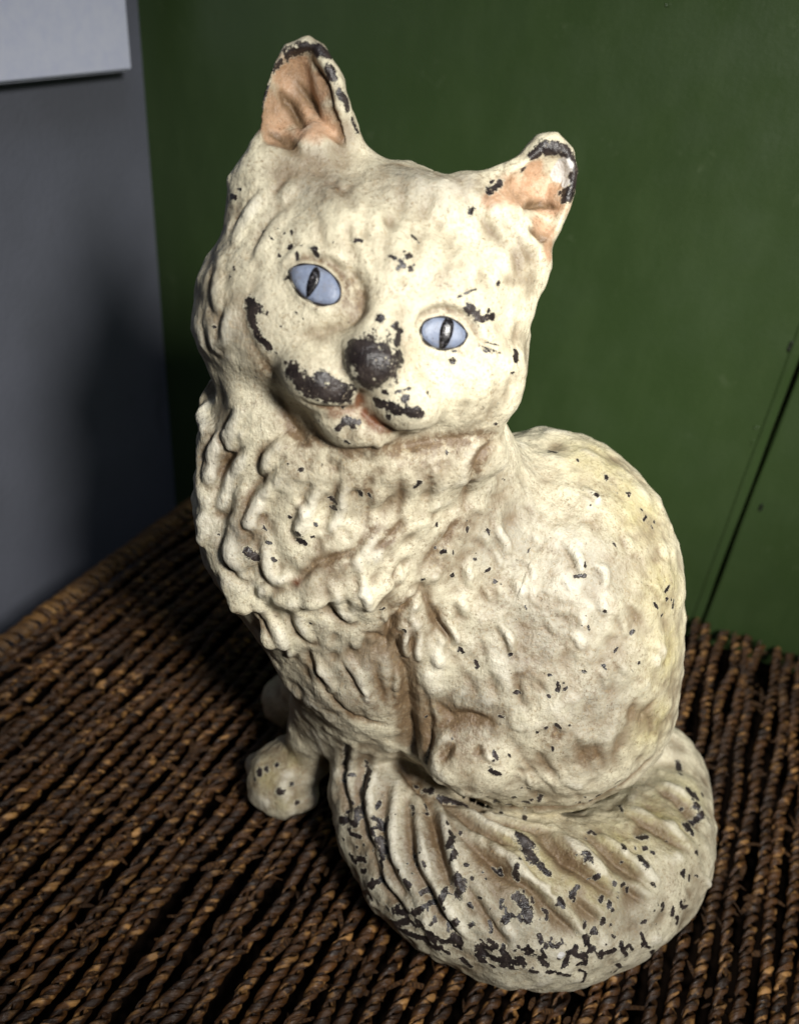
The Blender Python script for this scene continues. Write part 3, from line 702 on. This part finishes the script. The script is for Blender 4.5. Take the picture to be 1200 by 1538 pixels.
def grid_mesh(name, V, Q, mat, parent):
    me = bpy.data.meshes.new(name)
    me.vertices.add(len(V)); me.vertices.foreach_set('co', (V).astype(np.float32).ravel())
    me.loops.add(Q.size); me.loops.foreach_set('vertex_index', Q.astype(np.int32).ravel())
    me.polygons.add(len(Q)); me.polygons.foreach_set('loop_start', np.arange(0, Q.size, 4, dtype=np.int32))
    me.polygons.foreach_set('use_smooth', np.ones(len(Q), bool))
    me.update(calc_edges=True)
    me.materials.append(mat)
    return link(bpy.data.objects.new(name, me), parent)
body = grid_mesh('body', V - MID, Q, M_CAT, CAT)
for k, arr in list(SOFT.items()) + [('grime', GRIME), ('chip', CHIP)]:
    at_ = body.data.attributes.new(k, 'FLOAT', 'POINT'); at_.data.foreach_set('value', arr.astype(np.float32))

# eyes: painted almond shells on the eyeballs, pupil slit and drawn outline
V0 = V.copy(); U_, W_, Z_ = proj(V); NRM = normals(V, Q); ORDER = np.argsort(U_); US = U_[ORDER]; FACING = np.einsum('ij,ij->i', NRM, CAM - V) > 0
def closed(pts, n=6):
    P = np.array(pts, float); m = len(P); out = []
    for i in range(m):
        p0, p1, p2, p3 = P[i - 1], P[i], P[(i + 1) % m], P[(i + 2) % m]
        for t in np.arange(n) / n: out.append(.5 * (2 * p1 + (p2 - p0) * t + (2 * p0 - 5 * p1 + 4 * p2 - p3) * t * t + (3 * p1 - p0 - 3 * p2 + p3) * t ** 3))
    return np.array(out)
def shell(name, outline, lift, dome, mat, parent, rings=7):
    ol = closed(outline); c = ol.mean(0); n = len(ol); pts = []; 
    for k in range(rings + 1):
        f = 1 - k / rings
        for p in ol: pts.append((c + (p - c) * f, f))
        if k == rings: pts = pts[:-n] + [(c, 0.0)]
    cv = HA[2]; vs_ = []
    for p, f in pts:
        s = surf(p[0], p[1], 13); vs_.append(s + cv * (lift + dome * (1 - f * f)) - (cv * .0009 if f > .999 else 0))
    fs = []
    for k in range(rings - 1):
        for j in range(n): fs.append((k * n + j, (k + 1) * n + j, (k + 1) * n + (j + 1) % n, k * n + (j + 1) % n)[::1])
    top = (rings) * n
    for j in range(n): fs.append(((rings - 1) * n + j, top, (rings - 1) * n + (j + 1) % n))
    return mesh_obj(name, np.array(vs_) - MID, fs, mat, parent), ol
def tube(name, path, r, mat, parent, closed_=False, sides=6):
    P = np.array(path); n = len(P); vs_, fs = [], []
    for i in range(n):
        t = unit(P[(i + 1) % n] - P[i - 1]) if closed_ else unit(P[min(i + 1, n - 1)] - P[max(i - 1, 0)])
        a = unit(np.cross(t, HA[2])); b = np.cross(t, a); ri = r[i] if hasattr(r, '__len__') else r
        for k in range(sides): vs_.append(P[i] + ri * (math.cos(2 * math.pi * k / sides) * a + math.sin(2 * math.pi * k / sides) * b))
    for i in range(n if closed_ else n - 1):
        for k in range(sides):
            j = (i + 1) % n; fs.append((i * sides + k, i * sides + (k + 1) % sides, j * sides + (k + 1) % sides, j * sides + k))
    return mesh_obj(name, np.array(vs_) - MID, fs, mat, parent)
def eye(ol, pupil):
    e, o2 = shell('eye', ol, .0009, .0007, M_EYE, CAT)
    c = np.mean(ol, axis=0)
    shell('pupil', pupil, .0020, .0003, M_BLACK, e, 4)
    path = [surf(*(c + (p - c) * .985), 13) + HA[2] * .0010 for p in o2]
    tube('eye_outline', path, .00022 + .00010 * np.sin(np.arange(len(path)) * .7), M_LINE, e, True)
eye([(436, 410), (441, 400), (456, 396), (477, 398), (498, 410), (511, 428), (512, 446), (502, 456), (480, 457), (457, 446), (442, 428)],
    [(476, 401), (482, 410), (480, 426), (470, 441), (462, 446), (460, 434), (464, 415), (470, 404)])
eye([(632, 499), (634, 488), (643, 479), (658, 475), (677, 477), (693, 488), (701, 499), (700, 509), (692, 518), (678, 523), (656, 523), (638, 512)],
    [(674, 476), (681, 484), (680, 502), (672, 518), (662, 524), (658, 514), (659, 494), (666, 480)])

# ------------------------------------------------------------------ woven seagrass top
TOP = empty('woven_chest', (-.05, .2, 0))
tag(TOP, 'dark brown woven seagrass chest top of twisted ropes under the cat', 'chest')
TO = np.array([-.05, .2, 0.0])
EDGE_X = -.319; Y0, Y1 = -.025, WALL_Y - .004
def strand_mesh(name, paths, radii, mat, parent, sides=7, flat=.75, rolls=None):
    """several twisted strands of one rope in one mesh, with u round and v along each strand"""
    vs_, fs, uv = [], [], []
    for q, (P, r) in enumerate(zip(paths, radii)):
        n = len(P); T = np.gradient(P, axis=0); T /= np.linalg.norm(T, axis=1)[:, None]
        ctr = P.copy(); ctr[:, 0] = P[:, 0].mean()
        up = np.array([0, 0, 1.0]); a = np.cross(T, up); a /= np.linalg.norm(a, axis=1)[:, None]; b = np.cross(a, T)
        if rolls is not None:                                # blade lies flat against its rope
            w_ = np.stack([np.cos(rolls[q]), 0 * rolls[q], np.sin(rolls[q])], 1); b = w_ - T * np.einsum('ij,ij->i', w_, T)[:, None]; b /= np.linalg.norm(b, axis=1)[:, None]; a = np.cross(T, b)
        L = np.concatenate([[0], np.cumsum(np.linalg.norm(np.diff(P, axis=0), axis=1))]) + random.random()
        base = len(vs_)
        ph = np.linspace(0, 2 * math.pi, sides, endpoint=False)
        ring = P[:, None] + r[:, None, None] * (np.cos(ph)[None, :, None] * a[:, None] + flat * np.sin(ph)[None, :, None] * b[:, None])
        vs_.extend(ring.reshape(-1, 3))
        for i in range(n - 1):
            for k in range(sides):
                k2 = (k + 1) % sides
                fs.append((base + i * sides + k, base + i * sides + k2, base + (i + 1) * sides + k2, base + (i + 1) * sides + k))
                uv += [(k / sides, L[i]), ((k + 1) / sides, L[i]), ((k + 1) / sides, L[i + 1]), (k / sides, L[i + 1])]
    o = mesh_obj(name, vs_, fs, mat, parent)
    l = o.data.uv_layers.new(name='UVMap'); l.data.foreach_set('uv', np.array(uv, np.float32).ravel())
    return o
PITCH = .0079; rp = np.random.RandomState(3)
def wob(n, s, amp):
    k = rp.randn(max(int(n / s) + 4, 4)); x = np.linspace(0, len(k) - 3.001, n); i = x.astype(int); f = x - i; f = f * f * (3 - 2 * f)
    return amp * (k[i] * (1 - f) + k[i + 1] * f)
x = EDGE_X + .0100; ROWS = []
while x < .275:
    y0 = Y0
    n = int((Y1 - y0) / .00145)
    y = np.linspace(y0, Y1, n); per = .0122 * rp.uniform(.88, 1.14)
    phi = -2 * math.pi * y / per + rp.uniform(0, 6.28) + wob(n, 12, .75)
    cx = x + wob(n, 22, .0013); cz = -.0024 + wob(n, 20, .0006)
    paths, radii, rolls = [], [], []
    for k in (0, 1):
        pk = phi + math.pi * k + wob(n, 10, .15)
        for j in range(2):                                   # each strand is two folded blades
            ro = .00145 * (1 + wob(n, 6, .14)); p = pk + (j - .5) * .62 + wob(n, 7, .22)
            off = (.0004, .0006)[j] * (1 + wob(n, 5, .3))
            paths.append(np.stack([cx + (ro + off) * np.cos(p), y + wob(n, 6, .0004), cz + (ro + off) * np.sin(p)], 1) - TO)
            leaf = .38 + .74 * np.abs(np.sin(math.pi * y / rp.uniform(.008, .015) + rp.uniform(0, 3.1) + wob(n, 9, .4))) ** .7
            radii.append(np.clip(.00138 * leaf * (1 + wob(n, 3, .16)), .0003, .0022)); rolls.append(p + wob(n, 6, .35))
    strand_mesh('seagrass_rope', paths, radii, M_ROPE, TOP, 6, .5, rolls); ROWS.append(x)
    x += PITCH * rp.uniform(.88, 1.12)
# loose fibres standing off the ropes
vs_, fs, uv = [], [], []
for k in range(1100):
    xx, yy = rp.uniform(EDGE_X + .01, .18), rp.uniform(.10, Y1 - .01); xx = ROWS[int(np.argmin(np.abs(np.array(ROWS) - xx)))] + rp.randn() * .0022
    a = rp.normal(1.2, .6); L = rp.uniform(.005, .014); el = rp.uniform(-.1, .45); wd = rp.uniform(.0005, .0014)
    d = np.array([math.cos(a), math.sin(a), 0]); s = np.array([-d[1], d[0], 0]) * wd
    base = len(vs_); p0 = np.array([xx, yy, rp.uniform(-.0022, -.0004)])
    for j in range(4):
        t = j / 3; c = p0 + d * L * t + np.array([0, 0, L * (el * t - .5 * t * t)]); ww = s * math.sin(math.pi * (.15 + .8 * t))
        vs_ += [c - ww - TO, c + ww - TO + np.array([0, 0, wd * .5])]
    for j in range(3):
        b = base + 2 * j; fs.append((b, b + 1, b + 3, b + 2)); uv += [(0, t), (1, t), (1, t + .1), (0, t + .1)]
o = mesh_obj('loose_fibres', vs_, fs, M_ROPE, TOP); o['kind'] = 'stuff'
l = o.data.uv_layers.new(name='UVMap'); l.data.foreach_set('uv', np.array(uv, np.float32).ravel())
bm_obj('under_board', box_data(EDGE_X + .004 + .05, .285 + .05, -.03 - .2, WALL_Y - .003 - .2, -.030, -.0160), M_UNDER, TOP)
bm_obj('side_panel', box_data(EDGE_X + .006 + .05, .28 + .05, -.02 - .2, WALL_Y - .006 - .2, -.40, -.0305), M_UNDER, TOP)
# wrapped binding along the left edge
yy = -.02
while yy < Y1 - .004:
    paths, radii = [], []
    for k in range(2):
        n = 13; th = np.linspace(-.5, math.pi + .5, n); r0 = .0054 * rp.uniform(.92, 1.08)
        sl_ = rp.normal(.5, .12)
        P = np.stack([EDGE_X + .003 - r0 * np.cos(th), yy + k * .0026 + sl_ * .004 * np.cos(th) * -1 + .0006 * rp.randn(n) * .4, -.0022 + r0 * .95 * np.sin(th)], 1)
        paths.append(P - TO); radii.append(.0015 * (1 + .12 * rp.randn(n)))
    strand_mesh('binding_wrap', paths, radii, M_EDGE, TOP, 6, .8)
    yy += .0064 * rp.uniform(.9, 1.12)

# ------------------------------------------------------------------ white panel hung on the grey wall
PAN = empty('card_panel', (GREY_X, .36, .2555))
tag(PAN, 'plain white card panel mounted on the grey wall', 'panel')
def rel(x0, x1, y0, y1, z0, z1): return (x0 - GREY_X, x1 - GREY_X, y0 - .36, y1 - .36, z0 - .2555, z1 - .2555)
bm_obj('backing', box_data(*rel(GREY_X + .0005, GREY_X + .0165, .10, .4212,   .2560, .60), .0012, 2), M_WHITE, PAN)
bm_obj('front_sheet', box_data(*rel(GREY_X + .0168, GREY_X + .0205, .10, .4202, .2580, .60), .0008, 2), M_WHITE, PAN)

# nail dents and filler marks in the green boards
def at_wall(px, py): d = ray(px, py); return CAM + d * ((WALL_Y - CAM[1]) / d[1])
for px, py, rx, rz in ((1187, 520, .0011, .0032), (1143, 762, .001, .0026), (1136, 642, .0016, .0010), (1130, 665, .0007, .0018), (1003, 6, .0014, .0009)):
    p = at_wall(px, py); n = 12
    prof = [(1.0, -.0001), (.86, -.0006), (.5, -.0002), (.0, -.0001)]
    vs_, fs = [], []
    for r_, dy in prof[:3]:
        for k in range(n):
            a = 2 * math.pi * k / n; q = 1 + .18 * rp.randn() * (r_ < 1)
            vs_.append((p[0] + rx * r_ * q * math.cos(a), WALL_Y + dy, p[2] + rz * r_ * q * math.sin(a)))
    vs_.append((p[0], WALL_Y - .0001, p[2]))
    for i in range(2):
        for k in range(n): fs.append((i * n + k, i * n + (k + 1) % n, (i + 1) * n + (k + 1) % n, (i + 1) * n + k))
    for k in range(n): fs.append((2 * n + k, 2 * n + (k + 1) % n, 3 * n))
    mesh_obj('nail_dent', vs_, fs, M_DENT if px > 1140 else M_GREEN, GREEN)
